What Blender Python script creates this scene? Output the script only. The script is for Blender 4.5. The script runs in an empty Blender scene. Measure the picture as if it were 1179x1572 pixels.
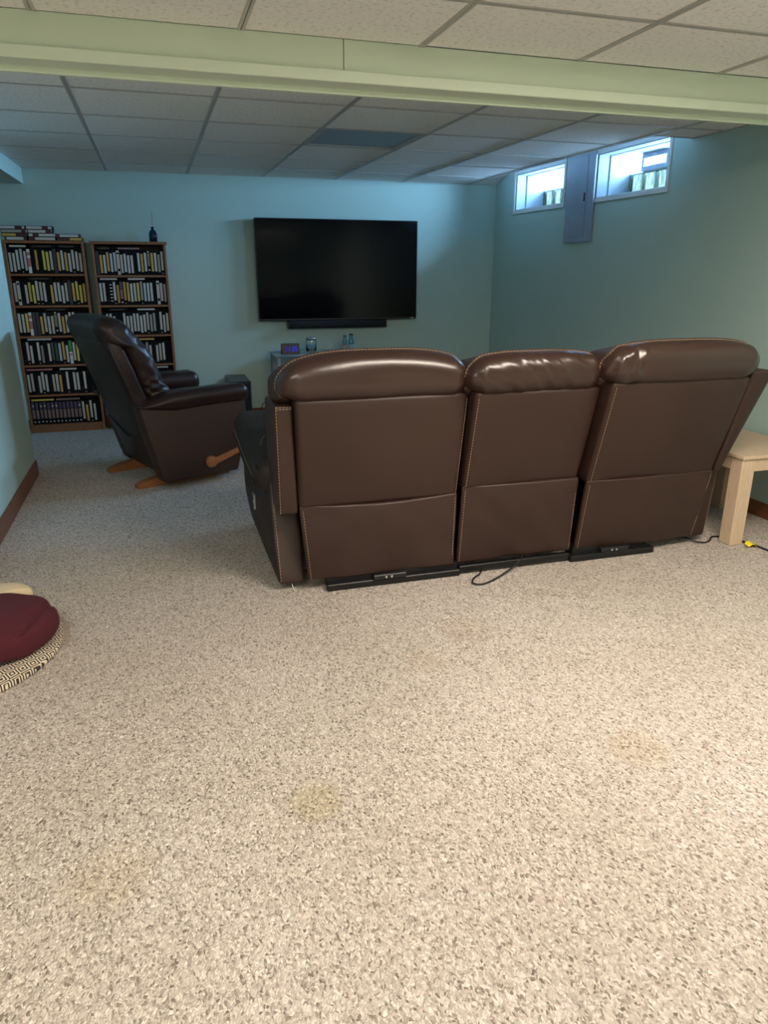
import bpy, bmesh, math, random
from mathutils import Vector, Matrix, noise
random.seed(7)
S = bpy.context.scene
C = S.collection

# ------------------------------------------------------------------ camera
PITCH, YAW, ROLL, CAM_H = 0.3248, 0.2960, 0.00288, 1.315
cam_data = bpy.data.cameras.new('camera')
cam = bpy.data.objects.new('camera', cam_data); C.objects.link(cam)
fw = Vector((math.sin(YAW)*math.cos(PITCH), math.cos(YAW)*math.cos(PITCH), -math.sin(PITCH)))
rt = Vector((math.cos(YAW), -math.sin(YAW), 0)); up = rt.cross(fw)
r2 = rt*math.cos(ROLL)+up*math.sin(ROLL); u2 = up*math.cos(ROLL)-rt*math.sin(ROLL)
cam.matrix_world = Matrix(((r2.x,u2.x,-fw.x,0),(r2.y,u2.y,-fw.y,0),(r2.z,u2.z,-fw.z,CAM_H),(0,0,0,1)))
cam_data.sensor_fit = 'VERTICAL'; cam_data.sensor_height = 36.0
cam_data.lens = 36.0*1111.1/1572.0
cam_data.clip_start = 0.05
S.camera = cam

# ------------------------------------------------------------------ world, lights, exposure
SKY_STRENGTH = 4.0
DAY_WATTS = 52.0
FRONT_WATTS = 62.0
REAR_FILL_WATTS = 76.0
LEFT_FILL_WATTS = 26.0
w = bpy.data.worlds.new('sky'); S.world = w; w.use_nodes = True
nt = w.node_tree; bgn = nt.nodes['Background']
tc = nt.nodes.new('ShaderNodeTexCoord'); sep = nt.nodes.new('ShaderNodeSeparateXYZ')
rmp = nt.nodes.new('ShaderNodeValToRGB')
nt.links.new(tc.outputs['Generated'], sep.inputs[0]); nt.links.new(sep.outputs['Z'], rmp.inputs[0])
rmp.color_ramp.elements[0].color = (0.44, 0.74, 1.0, 1); rmp.color_ramp.elements[1].color = (0.28, 0.58, 1.0, 1)
nt.links.new(rmp.outputs[0], bgn.inputs['Color']); bgn.inputs['Strength'].default_value = SKY_STRENGTH
S.view_settings.view_transform = 'Standard'
S.view_settings.look = 'None'
S.view_settings.gamma = 1.0
S.view_settings.use_curve_mapping = False
S.view_settings.exposure = 0.0
S.cycles.use_denoising = True
S.cycles.max_bounces = 10
S.cycles.diffuse_bounces = 6
S.cycles.transparent_max_bounces = 12
S.cycles.sample_clamp_indirect = 6.0
def area(name, loc, sx, sy, watts, color, rot=(0,0,0), portal=False, spread=math.pi):
    l = bpy.data.lights.new(name, 'AREA'); l.shape = 'RECTANGLE'; l.size = sx; l.size_y = sy
    l.energy = watts; l.color = color; l.spread = spread
    o = bpy.data.objects.new(name, l); C.objects.link(o); o.location = loc; o.rotation_euler = rot
    if portal: l.cycles.is_portal = True
    return o
WARM = (1.0, 0.88, 0.755)
DAY = (0.40, 0.66, 1.0)
area('front_lamp', (1.593, 1.368, 2.025), 1.20, 0.56, FRONT_WATTS, WARM)
area('left_fill', (-0.901, 0.758, 2.025), 1.20, 0.56, LEFT_FILL_WATTS, WARM)  # added fill, brightens the left floor and beam
area('rear_fill', (-0.10, -1.9, 2.02), 1.20, 0.56, REAR_FILL_WATTS, WARM)  # added fill from behind the camera for the front room
# overcast daylight falling in through the upper row of each window, from outside the glass
area('daylight', (3.475, 5.91, 2.03), 0.11, 0.80, DAY_WATTS, DAY, (0, math.pi/2, 0), spread=2.0)
area('daylight', (3.475, 4.64, 2.03), 0.11, 0.78, DAY_WATTS, DAY, (0, math.pi/2, 0), spread=2.0)

# ------------------------------------------------------------------ material helpers
def mat(name, col, rough=0.6, metal=0.0, spec=0.5, **kw):
    m = bpy.data.materials.new(name); m.use_nodes = True
    b = m.node_tree.nodes['Principled BSDF']
    b.inputs['Base Color'].default_value = (*col, 1); b.inputs['Roughness'].default_value = rough
    b.inputs['Metallic'].default_value = metal; b.inputs['Specular IOR Level'].default_value = spec
    for k, v in kw.items(): b.inputs[k.replace('_', ' ')].default_value = v
    return m
def N(m, t, **kw):
    n = m.node_tree.nodes.new(t)
    for k, v in kw.items():
        if k in n.inputs: n.inputs[k].default_value = v
        else: setattr(n, k, v)
    return n
def L(m, a, b): m.node_tree.links.new(a, b)
def BS(m): return m.node_tree.nodes['Principled BSDF']
def coords(m, kind='Object', scale=(1,1,1), rot=(0,0,0)):
    t = N(m, 'ShaderNodeTexCoord'); mp = N(m, 'ShaderNodeMapping')
    mp.inputs['Scale'].default_value = scale; mp.inputs['Rotation'].default_value = rot
    L(m, t.outputs[kind], mp.inputs[0]); return mp.outputs[0]
def ramp(m, fac, stops, interp='LINEAR'):
    r = N(m, 'ShaderNodeValToRGB'); e = r.color_ramp.elements; r.color_ramp.interpolation = interp
    while len(e) < len(stops): e.new(0.5)
    for i, (p, c) in enumerate(stops): e[i].position = p; e[i].color = (*c, 1)
    L(m, fac, r.inputs[0]); return r.outputs[0]
def bump(m, h, strength=0.3, dist=0.002, prev=None):
    b = N(m, 'ShaderNodeBump', Strength=strength, Distance=dist); L(m, h, b.inputs['Height'])
    if prev is not None: L(m, prev, b.inputs['Normal'])
    L(m, b.outputs[0], BS(m).inputs['Normal']); return b.outputs[0]
def noise_tex(m, v, scale, detail=3, rough=0.5):
    n = N(m, 'ShaderNodeTexNoise', Scale=scale, Detail=detail, Roughness=rough); L(m, v, n.inputs['Vector']); return n.outputs['Fac']
def vary(m, c1, c2, scale, stretch=(1,1,1), detail=3):
    v = coords(m, 'Object', stretch); f = noise_tex(m, v, scale, detail)
    L(m, ramp(m, f, [(0.3, c1), (0.7, c2)]), BS(m).inputs['Base Color']); return f

# walls: flat aqua paint with a faint roller texture
def paint(name, c, rough=0.55):
    m = mat(name, c, rough, spec=0.35)
    f = noise_tex(m, coords(m), 180, 2); bump(m, f, 0.12, 0.001); return m
M_wall = paint('aqua_wall_paint', (0.40, 0.54, 0.50))
M_beam = paint('pale_green_beam_paint', (0.66, 0.75, 0.61))
M_white = paint('white_window_paint', (0.75, 0.80, 0.82), 0.4)
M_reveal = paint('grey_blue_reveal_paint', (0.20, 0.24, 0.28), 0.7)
# ceiling tile: off white mineral fibre with pin holes and fissures
M_tile = mat('ceiling_tile_fibre', (0.72, 0.69, 0.66), 0.9, spec=0.2)
v = coords(M_tile, 'Object'); vo = N(M_tile, 'ShaderNodeTexVoronoi', Scale=120.0); L(M_tile, v, vo.inputs['Vector'])
n1 = noise_tex(M_tile, v, 60, 4, 0.7)
pit = ramp(M_tile, n1, [(0.36, (0,0,0)), (0.46, (1,1,1))])
mx = N(M_tile, 'ShaderNodeMix', data_type='RGBA'); L(M_tile, pit, mx.inputs[0])
mx.inputs[6].default_value = (0.68, 0.665, 0.635, 1); mx.inputs[7].default_value = (0.87, 0.86, 0.84, 1)
L(M_tile, mx.outputs[2], BS(M_tile).inputs['Base Color']); bump(M_tile, pit, 0.5, 0.003)
M_grid = mat('grey_ceiling_grid', (0.46, 0.45, 0.44), 0.45)
M_plenum = mat('plenum', (0.55, 0.55, 0.55), 0.9)
# carpet: looped berber, cream loops with taupe and dark flecks
M_carpet = mat('berber_carpet', (0.6, 0.55, 0.48), 0.95, spec=0.1)
v = coords(M_carpet, 'Object', (1.0, 0.72, 1.0), (0, 0, 0.9))
wob = N(M_carpet, 'ShaderNodeTexNoise', Scale=60.0, Detail=1); L(M_carpet, v, wob.inputs['Vector'])
wv_ = N(M_carpet, 'ShaderNodeVectorMath', operation='MULTIPLY_ADD'); L(M_carpet, wob.outputs['Color'], wv_.inputs[0]); wv_.inputs[1].default_value = (.012,.012,.0); L(M_carpet, v, wv_.inputs[2])
vo = N(M_carpet, 'ShaderNodeTexVoronoi', Scale=205.0, Randomness=0.9); L(M_carpet, wv_.outputs[0], vo.inputs['Vector'])
sp = N(M_carpet, 'ShaderNodeSeparateColor'); L(M_carpet, vo.outputs['Color'], sp.inputs[0])
cc = ramp(M_carpet, sp.outputs[0], [(0.0, (0.19,0.16,0.135)), (0.10, (0.33,0.285,0.25)), (0.28, (0.45,0.402,0.362)), (0.68, (0.54,0.487,0.445)), (1.0, (0.69,0.635,0.585))])
big = noise_tex(M_carpet, coords(M_carpet), 1.3, 3)
sm = ramp(M_carpet, big, [(0.35, (0.90,0.89,0.86)), (0.65, (1.0,1.0,1.0))])
mu = N(M_carpet, 'ShaderNodeMix', data_type='RGBA', blend_type='MULTIPLY'); mu.inputs[0].default_value = 1
L(M_carpet, cc, mu.inputs[6]); L(M_carpet, sm, mu.inputs[7])
last = mu.outputs[2]
for sx, sy, rad, colr in [(0.285, 1.525, 0.085, (0.88,0.86,0.74)), (1.03, 2.30, 0.13, (0.95,0.91,0.88)), (0.80, 2.12, 0.10, (0.96,0.93,0.90)), (1.22, 1.48, 0.10, (0.94,0.91,0.84)), (-0.22, 1.42, 0.12, (0.95,0.93,0.86))]:
    t = N(M_carpet, 'ShaderNodeTexCoord'); mp = N(M_carpet, 'ShaderNodeMapping')
    mp.inputs['Location'].default_value = (-sx/rad, -sy/rad, 0); mp.inputs['Scale'].default_value = (1/rad, 1/rad, 0)
    L(M_carpet, t.outputs['Object'], mp.inputs[0]); g = N(M_carpet, 'ShaderNodeTexGradient', gradient_type='SPHERICAL'); L(M_carpet, mp.outputs[0], g.inputs[0])
    st = ramp(M_carpet, g.outputs[1], [(0.0, (1,1,1)), (0.45, colr)])
    q = N(M_carpet, 'ShaderNodeMix', data_type='RGBA', blend_type='MULTIPLY'); q.inputs[0].default_value = 1
    L(M_carpet, last, q.inputs[6]); L(M_carpet, st, q.inputs[7]); last = q.outputs[2]
L(M_carpet, last, BS(M_carpet).inputs['Base Color'])
inv = N(M_carpet, 'ShaderNodeMath', operation='SUBTRACT'); inv.inputs[0].default_value = 1; L(M_carpet, vo.outputs['Distance'], inv.inputs[1])
bump(M_carpet, inv.outputs[0], 0.9, 0.0065)
# leathers
def leather(name, c1, c2, rough, grain=260):
    m = mat(name, c1, rough, spec=0.5)
    vary(m, c1, c2, 3.0)
    vv = coords(m); vo = N(m, 'ShaderNodeTexVoronoi', Scale=float(grain)); L(m, vv, vo.inputs['Vector'])
    b1 = bump(m, vo.outputs['Distance'], 0.10, 0.001)
    bump(m, noise_tex(m, vv, 14, 3), 0.16, 0.006, b1); return m
M_leather = leather('brown_sofa_leather', (0.028, 0.0128, 0.0092), (0.034, 0.0165, 0.0122), 0.48)
BS(M_leather).inputs['Specular IOR Level'].default_value = 0.42
M_leather_h = leather('polished_headrest_leather', (0.028, 0.0120, 0.0088), (0.034, 0.0155, 0.0115), 0.30)
BS(M_leather_h).inputs['Specular IOR Level'].default_value = 0.70
M_leather2 = leather('shaded_sofa_arm_leather', (0.016, 0.0125, 0.011), (0.021, 0.0165, 0.014), 0.6)  # sofa leather darkened: shade of the arm's outer side in the colour; pads too
M_maroon = leather('maroon_recliner_leather', (0.017, 0.0078, 0.0066), (0.023, 0.0105, 0.0086), 0.38)
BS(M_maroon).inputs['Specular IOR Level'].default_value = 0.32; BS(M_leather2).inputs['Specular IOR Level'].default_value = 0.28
M_recside = leather('brown_recliner_side_leather', (0.024, 0.0105, 0.0062), (0.030, 0.0132, 0.0080), 0.5)
M_stitch = mat('tan_thread', (0.42, 0.28, 0.18), 0.7)
M_black = mat('black_plastic', (0.010, 0.010, 0.012), 0.4)
M_blackm = mat('black_metal', (0.012, 0.012, 0.013), 0.35, 0.3)
M_screen = mat('dark_screen_glass', (0.003, 0.003, 0.004), 0.10, spec=0.2)
M_cloth = mat('speaker_cloth', (0.006, 0.006, 0.008), 0.9)
M_silver = mat('brushed_silver', (0.55, 0.56, 0.58), 0.35, 0.9)
M_rubber = mat('cord_rubber', (0.012, 0.012, 0.012), 0.45)
M_steelblue = mat('grey_blue_panel_enamel', (0.25, 0.30, 0.38), 0.45); vary(M_steelblue, (0.24,0.29,0.37), (0.28,0.33,0.41), 6)
def wood(name, c1, c2, rough, stretch=(1,1,12), scale=18):
    m = mat(name, c1, rough); f = vary(m, c1, c2, scale, stretch, 5); bump(m, f, 0.1, 0.001); return m
M_case = wood('brown_bookcase_wood', (0.19, 0.072, 0.028), (0.27, 0.11, 0.048), 0.5, (12,12,1))
M_base = wood('brown_baseboard_wood', (0.14, 0.050, 0.025), (0.20, 0.075, 0.038), 0.45, (1,1,12))
M_oak = wood('pale_washed_oak', (0.50, 0.37, 0.25), (0.60, 0.46, 0.33), 0.5, (10,10,1))
M_oakt = wood('pale_washed_oak_top', (0.50, 0.37, 0.25), (0.60, 0.46, 0.33), 0.5, (10,1,10))
M_runner = wood('honey_runner_wood', (0.22, 0.080, 0.028), (0.30, 0.12, 0.045), 0.4, (1,8,8))
M_yellow = mat('yellow_tag', (0.75, 0.58, 0.02), 0.5)
M_led = mat('blue_led', (0, 0, 0), 0.5); BS(M_led).inputs['Emission Color'].default_value = (0.01, 0.02, 1.0, 1); BS(M_led).inputs['Emission Strength'].default_value = 0.7
def glass(name, c, rough=0.02):
    return mat(name, c, rough, Transmission_Weight=1.0, IOR=1.45)
M_glass = glass('clear_glass', (0.97, 1.0, 1.0))
M_blue = glass('teal_blue_glass', (0.42, 0.78, 0.92))
M_navyg = glass('dark_blue_glass', (0.02, 0.16, 0.30))
M_standglass = mat('frosted_shelf_glass', (0.22, 0.30, 0.32), 0.25)

# ------------------------------------------------------------------ mesh helpers
class MB:
    def __init__(s): s.v = []; s.f = []; s.mi = []; s.sm = []
    def add(s, vs, fs, mi=0, smooth=False):
        o = len(s.v); s.v += [tuple(p) for p in vs]
        for f in fs: s.f.append([o+i for i in f]); s.mi.append(mi); s.sm.append(smooth)
        return s
    def box(s, x0, x1, y0, y1, z0, z1, mi=0, b=0.0):
        if b <= 0:
            vs = [(x,y,z) for z in (z0,z1) for y in (y0,y1) for x in (x0,x1)]
            return s.add(vs, [(0,2,3,1),(4,5,7,6),(0,1,5,4),(2,6,7,3),(0,4,6,2),(1,3,7,5)], mi)
        P = []; idx = {}
        X = (x0,x1); Y = (y0,y1); Z = (z0,z1); sg = (1,-1)
        for i in (0,1):
            for j in (0,1):
                for k in (0,1):
                    base = (X[i],Y[j],Z[k]); d = (sg[i]*b, sg[j]*b, sg[k]*b)
                    for a in range(3):   # vertex on the face whose normal is axis a
                        p = [base[q]+(0 if q == a else d[q]) for q in range(3)]
                        idx[(i,j,k,a)] = len(P); P.append(p)
        F = []
        for a in range(3):
            o1, o2 = [(1,2),(2,0),(0,1)][a]
            for sd in (0,1):
                q = []
                for (m1,m2) in ((0,0),(1,0),(1,1),(0,1)):
                    c = [0,0,0]; c[a] = sd; c[o1] = m1; c[o2] = m2; q.append(idx[(c[0],c[1],c[2],a)])
                F.append(q if sd else q[::-1])
        for a in range(3):               # edge chamfers along axis a
            o1, o2 = [(1,2),(2,0),(0,1)][a]
            for m1 in (0,1):
                for m2 in (0,1):
                    c0 = [0,0,0]; c0[o1] = m1; c0[o2] = m2; c1 = list(c0); c1[a] = 1
                    F.append([idx[(*c0,o1)], idx[(*c1,o1)], idx[(*c1,o2)], idx[(*c0,o2)]])
        for i in (0,1):
            for j in (0,1):
                for k in (0,1): F.append([idx[(i,j,k,a)] for a in range(3)])
        cx, cy, cz = (x0+x1)/2, (y0+y1)/2, (z0+z1)/2
        G = []
        for f in F:
            p = [Vector(P[i]) for i in f]; nrm = (p[1]-p[0]).cross(p[2]-p[0])
            c = sum(p, Vector())/len(p)-Vector((cx,cy,cz)); G.append(f if nrm.dot(c) >= 0 else f[::-1])
        return s.add(P, G, mi)
    def hexa(s, b, t, mi=0):      # 4 bottom points, 4 top points in the same turn
        return s.add(list(b)+list(t), [(3,2,1,0),(4,5,6,7),(0,1,5,4),(1,2,6,5),(2,3,7,6),(3,0,4,7)], mi)
    def tube(s, pts, r, n=8, mi=0, cap=True):
        pts = [Vector(p) for p in pts]; rings = []; up_ = None
        for i, p in enumerate(pts):
            d = (pts[min(i+1,len(pts)-1)]-pts[max(i-1,0)]).normalized()
            if up_ is None: up_ = Vector((0,0,1)) if abs(d.z) < 0.9 else Vector((1,0,0))
            a = d.cross(up_).normalized(); up_ = a.cross(d).normalized()
            rr = r[i] if isinstance(r, (list,tuple)) else r
            rings.append([p+(a*math.cos(2*math.pi*k/n)+up_*math.sin(2*math.pi*k/n))*rr for k in range(n)])
        vs = [q for rg in rings for q in rg]; fs = []
        for i in range(len(pts)-1):
            for k in range(n): fs.append((i*n+k, i*n+(k+1)%n, (i+1)*n+(k+1)%n, (i+1)*n+k))
        if cap: fs.append(tuple(range(n-1,-1,-1))); fs.append(tuple((len(pts)-1)*n+k for k in range(n)))
        return s.add(vs, fs, mi, True)
    def lathe(s, prof, c=(0,0,0), n=24, mi=0):
        vs = []; fs = []
        for (r, z) in prof:
            for k in range(n): vs.append((c[0]+r*math.cos(2*math.pi*k/n), c[1]+r*math.sin(2*math.pi*k/n), c[2]+z))
        for i in range(len(prof)-1):
            for k in range(n): fs.append((i*n+k, i*n+(k+1)%n, (i+1)*n+(k+1)%n, (i+1)*n+k))
        return s.add(vs, fs, mi, True)
    def rbox(s, c, h, r, n=6, deform=None, m=4, mi=0):
        """rounded box: centre c, half sizes h, edge radius r, n inner steps, optional deform(point, local in -1..1)"""
        st = []
        for a in range(3):
            rr = min(r, h[a]*0.999); i0 = h[a]-rr
            nn = n if isinstance(n, int) else n[a]
            l = [-h[a]+rr*(k/m) for k in range(m)]+[-i0+2*i0*k/nn for k in range(nn+1)]+[i0+rr*((k+1)/m) for k in range(m)]
            st.append(l)
        vid = {}; vs = []; fs = []
        def vert(p):
            key = tuple(round(q,6) for q in p)
            if key in vid: return vid[key]
            inn = [max(-(h[a]-min(r,h[a]*.999)), min(h[a]-min(r,h[a]*.999), p[a])) for a in range(3)]
            d = Vector([p[a]-inn[a] for a in range(3)])
            if d.length > 1e-9:
                rv = Vector([min(r,h[a]*.999) for a in range(3)]); dn = d.normalized()
                q = Vector([inn[a]+dn[a]*rv[a] for a in range(3)])
            else: q = Vector(p)
            loc = Vector([q[a]/h[a] for a in range(3)])
            w_ = Vector(c)+q
            if deform: w_ = deform(w_, loc)
            vid[key] = len(vs); vs.append(tuple(w_)); return vid[key]
        for a in range(3):
            o1, o2 = [(1,2),(2,0),(0,1)][a]
            for sd in (-1,1):
                for i in range(len(st[o1])-1):
                    for j in range(len(st[o2])-1):
                        q = []
                        for (di,dj) in ((0,0),(1,0),(1,1),(0,1)):
                            p = [0,0,0]; p[a] = sd*h[a]; p[o1] = st[o1][i+di]; p[o2] = st[o2][j+dj]; q.append(vert(p))
                        fs.append(q if sd > 0 else q[::-1])
        return s.add(vs, fs, mi, True)
    def prism(s, poly, y0, y1, mi=0, axis='y'):
        n = len(poly)
        if axis == 'y': vs = [(x,y0,z) for x,z in poly]+[(x,y1,z) for x,z in poly]
        elif axis == 'x': vs = [(y0,x,z) for x,z in poly]+[(y1,x,z) for x,z in poly]
        else: vs = [(x,z,y0) for x,z in poly]+[(x,z,y1) for x,z in poly]
        fs = [tuple(range(n)), tuple(range(2*n-1,n-1,-1))]+[(i,i+n,(i+1)%n+n,(i+1)%n) for i in range(n)]
        return s.add(vs, fs, mi)
    def dashes(s, pts, dash=0.008, gap=0.005, r=0.0010, mi=0):
        pts = [Vector(p) for p in pts]; d = 0.0
        for a, b in zip(pts, pts[1:]):
            ln = (b-a).length
            if ln < 1e-6: continue
            t = 0.0; dr = (b-a)/ln
            while t < ln:
                ph = (d+t) % (dash+gap)
                if ph < dash:
                    e = min(ln, t+dash-ph); p, q = a+dr*t, a+dr*e
                    u = dr.orthogonal().normalized()*r; w_ = dr.cross(u).normalized()*r
                    s.hexa([p+u, p+w_, p-u, p-w_], [q+u, q+w_, q-u, q-w_], mi); t = e+1e-5
                else: t += dash+gap-ph+1e-5
            d += ln
        return s
def obj(name, mb, mats, parent=None, local=False):
    o = obj_(name, mb, mats, parent, local)
    if name in ('stitching', 'mortar', 'digits'): o['kind'] = 'stuff'
    return o
def obj_(name, mb, mats, parent=None, local=False):
    me = bpy.data.meshes.new(name)
    vs = mb.v
    if parent is not None and not local:
        inv_ = world_of(parent); vs = [tuple(Vector(p)-inv_) for p in vs]
    me.from_pydata(vs, [], mb.f); me.update()
    for m in (mats if isinstance(mats, (list,tuple)) else [mats]): me.materials.append(m)
    for p, mi, sm_ in zip(me.polygons, mb.mi, mb.sm): p.material_index = mi; p.use_smooth = sm_
    bm = bmesh.new(); bm.from_mesh(me); bmesh.ops.recalc_face_normals(bm, faces=bm.faces); bm.to_mesh(me); bm.free()
    o = bpy.data.objects.new(name, me); C.objects.link(o)
    if parent is not None: o.parent = parent
    return o
def world_of(o):
    p = Vector(o.location)
    while o.parent is not None: o = o.parent; p += Vector(o.location)
    return p
def tag(o, label=None, cat=None, group=None, kind=None):
    if label: o['label'] = label
    if cat: o['category'] = cat
    if group: o['group'] = group
    if kind: o['kind'] = kind
    return o
def thing(name, loc, label, cat, group=None, kind=None, rz=0.0):
    o = bpy.data.objects.new(name, None); C.objects.link(o); o.location = loc; o.rotation_euler = (0,0,rz)
    o.empty_display_size = 0.05
    return tag(o, label, cat, group, kind)
def arc(c, r, a0, a1, n, plane='xz', y=0):
    return [(c[0]+r*math.cos(a0+(a1-a0)*k/n), y, c[1]+r*math.sin(a0+(a1-a0)*k/n)) for k in range(n+1)]

# ------------------------------------------------------------------ the setting
XR, YW, H = 3.14, 6.732, 2.05           # right wall, back wall, ceiling height
GX0, GP, RY0, RP = -0.2775, 0.6235, 3.768, 0.6096
XL, YB = -2.6, -3.2                      # hidden left and rear limits of the room
floor = obj('floor', MB().box(XL-.2, XR+.3, YB-.2, YW+.2, -0.1, 0), M_carpet)
tag(floor, 'cream and taupe looped berber carpet covering the whole floor', 'floor', kind='structure')
o = obj('wall_back', MB().box(XL-.2, XR+.3, YW, YW+.15, 0, 2.3), M_wall); tag(o, 'aqua painted back wall behind the television', 'wall', kind='structure')
WIN = [(5.495, 6.325), (4.235, 5.045)]; WZ0, WZ1, WT = 1.80, 2.10, 0.30
mb = MB(); X0, X1 = XR, XR+WT
mb.box(X0, X1, YB, YW, 0, WZ0); mb.box(X0, X1, YB, YW, WZ1, 2.3)
for a, b in ((YB, 4.235), (5.045, 5.495), (6.325, YW)): mb.box(X0, X1, a, b, WZ0, WZ1)
o = obj('wall_right', mb, M_wall); tag(o, 'aqua painted right wall with two small high basement windows', 'wall', kind='structure')
o = obj('wall_left', MB().box(-0.98, -0.86, 3.05, 5.14, 0, 2.3), M_wall); tag(o, 'short aqua partition wall at left with brown baseboard', 'wall', kind='structure')
mb = MB().box(XL-.1, XL, YB, YW, 0, 2.3)
o = obj('wall_far_left', mb, M_wall); tag(o, 'aqua wall closing the alcove beyond the partition', 'wall', kind='structure')
o = obj('wall_rear', MB().box(XL-.1, XR+.3, YB-.1, YB, 0, 2.3), M_wall); tag(o, 'aqua wall behind the camera', 'wall', kind='structure')
def baseboard(name, x0, x1, y0, y1, label, h=0.085):
    mb = MB().box(x0, x1, y0, y1, 0, h, b=0.004); o = obj(name, mb, M_base); tag(o, label, 'baseboard', kind='structure')
baseboard('baseboard_right', XR-.014, XR, 2.0, YW, 'brown wooden baseboard along the right wall')
baseboard('baseboard_back', XL, XR-.014, YW-.014, YW, 'brown wooden baseboard along the back wall')
baseboard('baseboard_left', -0.86, -0.846, 3.05, 5.14, 'brown wooden baseboard along the left partition wall', 0.10)

# ceiling: slab above, lay-in tiles, tee bars
ceil = obj('ceiling', MB().box(XL-.1, XR+.3, YB-.1, YW+.1, 2.17, 2.3), M_plenum)
tag(ceil, 'suspended basement ceiling of square white tiles in a grey grid', 'ceiling', kind='structure')
BY0, BY1 = 2.75, 2.87
xs = [GX0+GP*i for i in range(-4, 6)]
tile_mesh = {}
def tile(x0, x1, y0, y1, z=H):
    key = (round(x1-x0,3), round(y1-y0,3))
    if key not in tile_mesh:
        mb = MB().box(-(x1-x0)/2+.004, (x1-x0)/2-.004, -(y1-y0)/2+.004, (y1-y0)/2-.004, 0, 0.015, b=0.002)
        me = bpy.data.meshes.new('ceiling_tile'); me.from_pydata(mb.v, [], mb.f); me.materials.append(M_tile); me.update(); tile_mesh[key] = me
    o = bpy.data.objects.new('ceiling_tile', tile_mesh[key]); C.objects.link(o)
    o.location = ((x0+x1)/2, (y0+y1)/2, z+random.uniform(0, .0012)); o.rotation_euler = (random.uniform(-.0015,.0015), random.uniform(-.0015,.0015), 0); o.parent = ceil
ys_back = [BY1]+[RY0+RP*j for j in range(-1, 5)]+[YW]
FIX = (2, 2)      # grid cell of the unlit lay-in fixture (column, row index)
edges_x = [-1.03]+[x for x in xs if x > -1.0]+[XR]
for i in range(len(edges_x)-1):
    for j in range(len(ys_back)-1):
        x0, x1, y0, y1 = edges_x[i], edges_x[i+1], ys_back[j], ys_back[j+1]
        if abs(x0-(GX0+2*GP)) < .01 and abs(y0-(RY0+RP)) < .01: continue
        if x1 == XR and y0 > 3.7:
            if y0 < 3.8: tile(x0, x1, y0, 4.03)
            continue
        tile(x0, x1, y0, y1)
ys_front = [2.283-.61*k for k in range(3, -1, -1)]+[BY0]
ex_front = [XL]+xs+[XR]
for i in range(len(ex_front)-1):
    if ex_front[i] < -1.6: continue
    for j in range(len(ys_front)-1):
        if abs(ys_front[j]-1.063) < .01 and .9 < ex_front[i] < 2.0: continue
        if abs(ys_front[j]-.453) < .01 and -1.6 < ex_front[i] < -.5: continue      # the lit panel sits here
        tile(ex_front[i], ex_front[i+1], ys_front[j], ys_front[j+1])
mb = MB().box(XL, XR, YB, ys_front[0], H, H+.015); mb.box(XL, -1.5, ys_front[0], BY0, H, H+.015); mb.box(XL, -1.03, BY1, YW, H, H+.015)
o = obj('ceiling_tile_field', mb, M_tile, ceil); o['kind'] = 'stuff'
# corner piece that tilts up beside the far window, fascia of the cut-out
o = obj('ceiling_tile', MB().hexa([(2.852,6.725,2.05),(3.135,6.725,2.05),(3.135,6.42,2.135),(2.852,6.42,2.135)], [(2.852,6.725,2.065),(3.135,6.725,2.065),(3.135,6.42,2.15),(2.852,6.42,2.15)]), M_tile, ceil)
o = obj('ceiling_fascia', MB().box(2.842, 2.852, 4.03, YW, 2.049, 2.17).box(2.852, XR, 4.03, 4.04, 2.05, 2.17), M_white, ceil)
def tee(x0, x1, y0, y1, z=H-.003):
    obj('grid_bar', MB().box(x0, x1, y0, y1, z, z+.005).box((x0+x1)/2-.001 if x1-x0 < y1-y0 else x0, (x0+x1)/2+.001 if x1-x0 < y1-y0 else x1, (y0+y1)/2-.001 if x1-x0 > y1-y0 else y0, (y0+y1)/2+.001 if x1-x0 > y1-y0 else y1, z, z+.03), M_grid, ceil)
for x in xs:
    if x > -1.0: tee(x-.012, x+.012, BY1, YW)
    if x > -1.6:
        if abs(x-1.593) < .01: tee(x-.012, x+.012, ys_front[0], 1.063); tee(x-.012, x+.012, 1.673, BY0)
        elif abs(x+.901) < .01: tee(x-.012, x+.012, 1.063, BY0)
        else: tee(x-.012, x+.012, ys_front[0], BY0)
for j, y in enumerate(ys_back[1:-1]):
    for i in range(len(edges_x)-1):
        x0, x1 = edges_x[i], edges_x[i+1]
        if x1 == XR and y > 3.8: continue
        tee(x0+.012, x1-.012, y-.009, y+.009, H-.0024)
for y in ys_front[:-1]:
    for i in range(1, len(ex_front)-1):
        if ex_front[i] < -1.6: continue
        tee(ex_front[i]+.012, ex_front[i+1]-.012, y-.011, y+.011, H-.0024)
obj('wall_angle', MB().box(-1.03, 2.84, YW-.016, YW, H-.003, H+.001), M_grid, ceil)
obj('wall_angle', MB().box(XR-.016, XR, BY1, 4.03, H-.003, H+.001).box(2.852, XR, 4.014, 4.03, H-.003, H+.001), M_grid, ceil)
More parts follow.
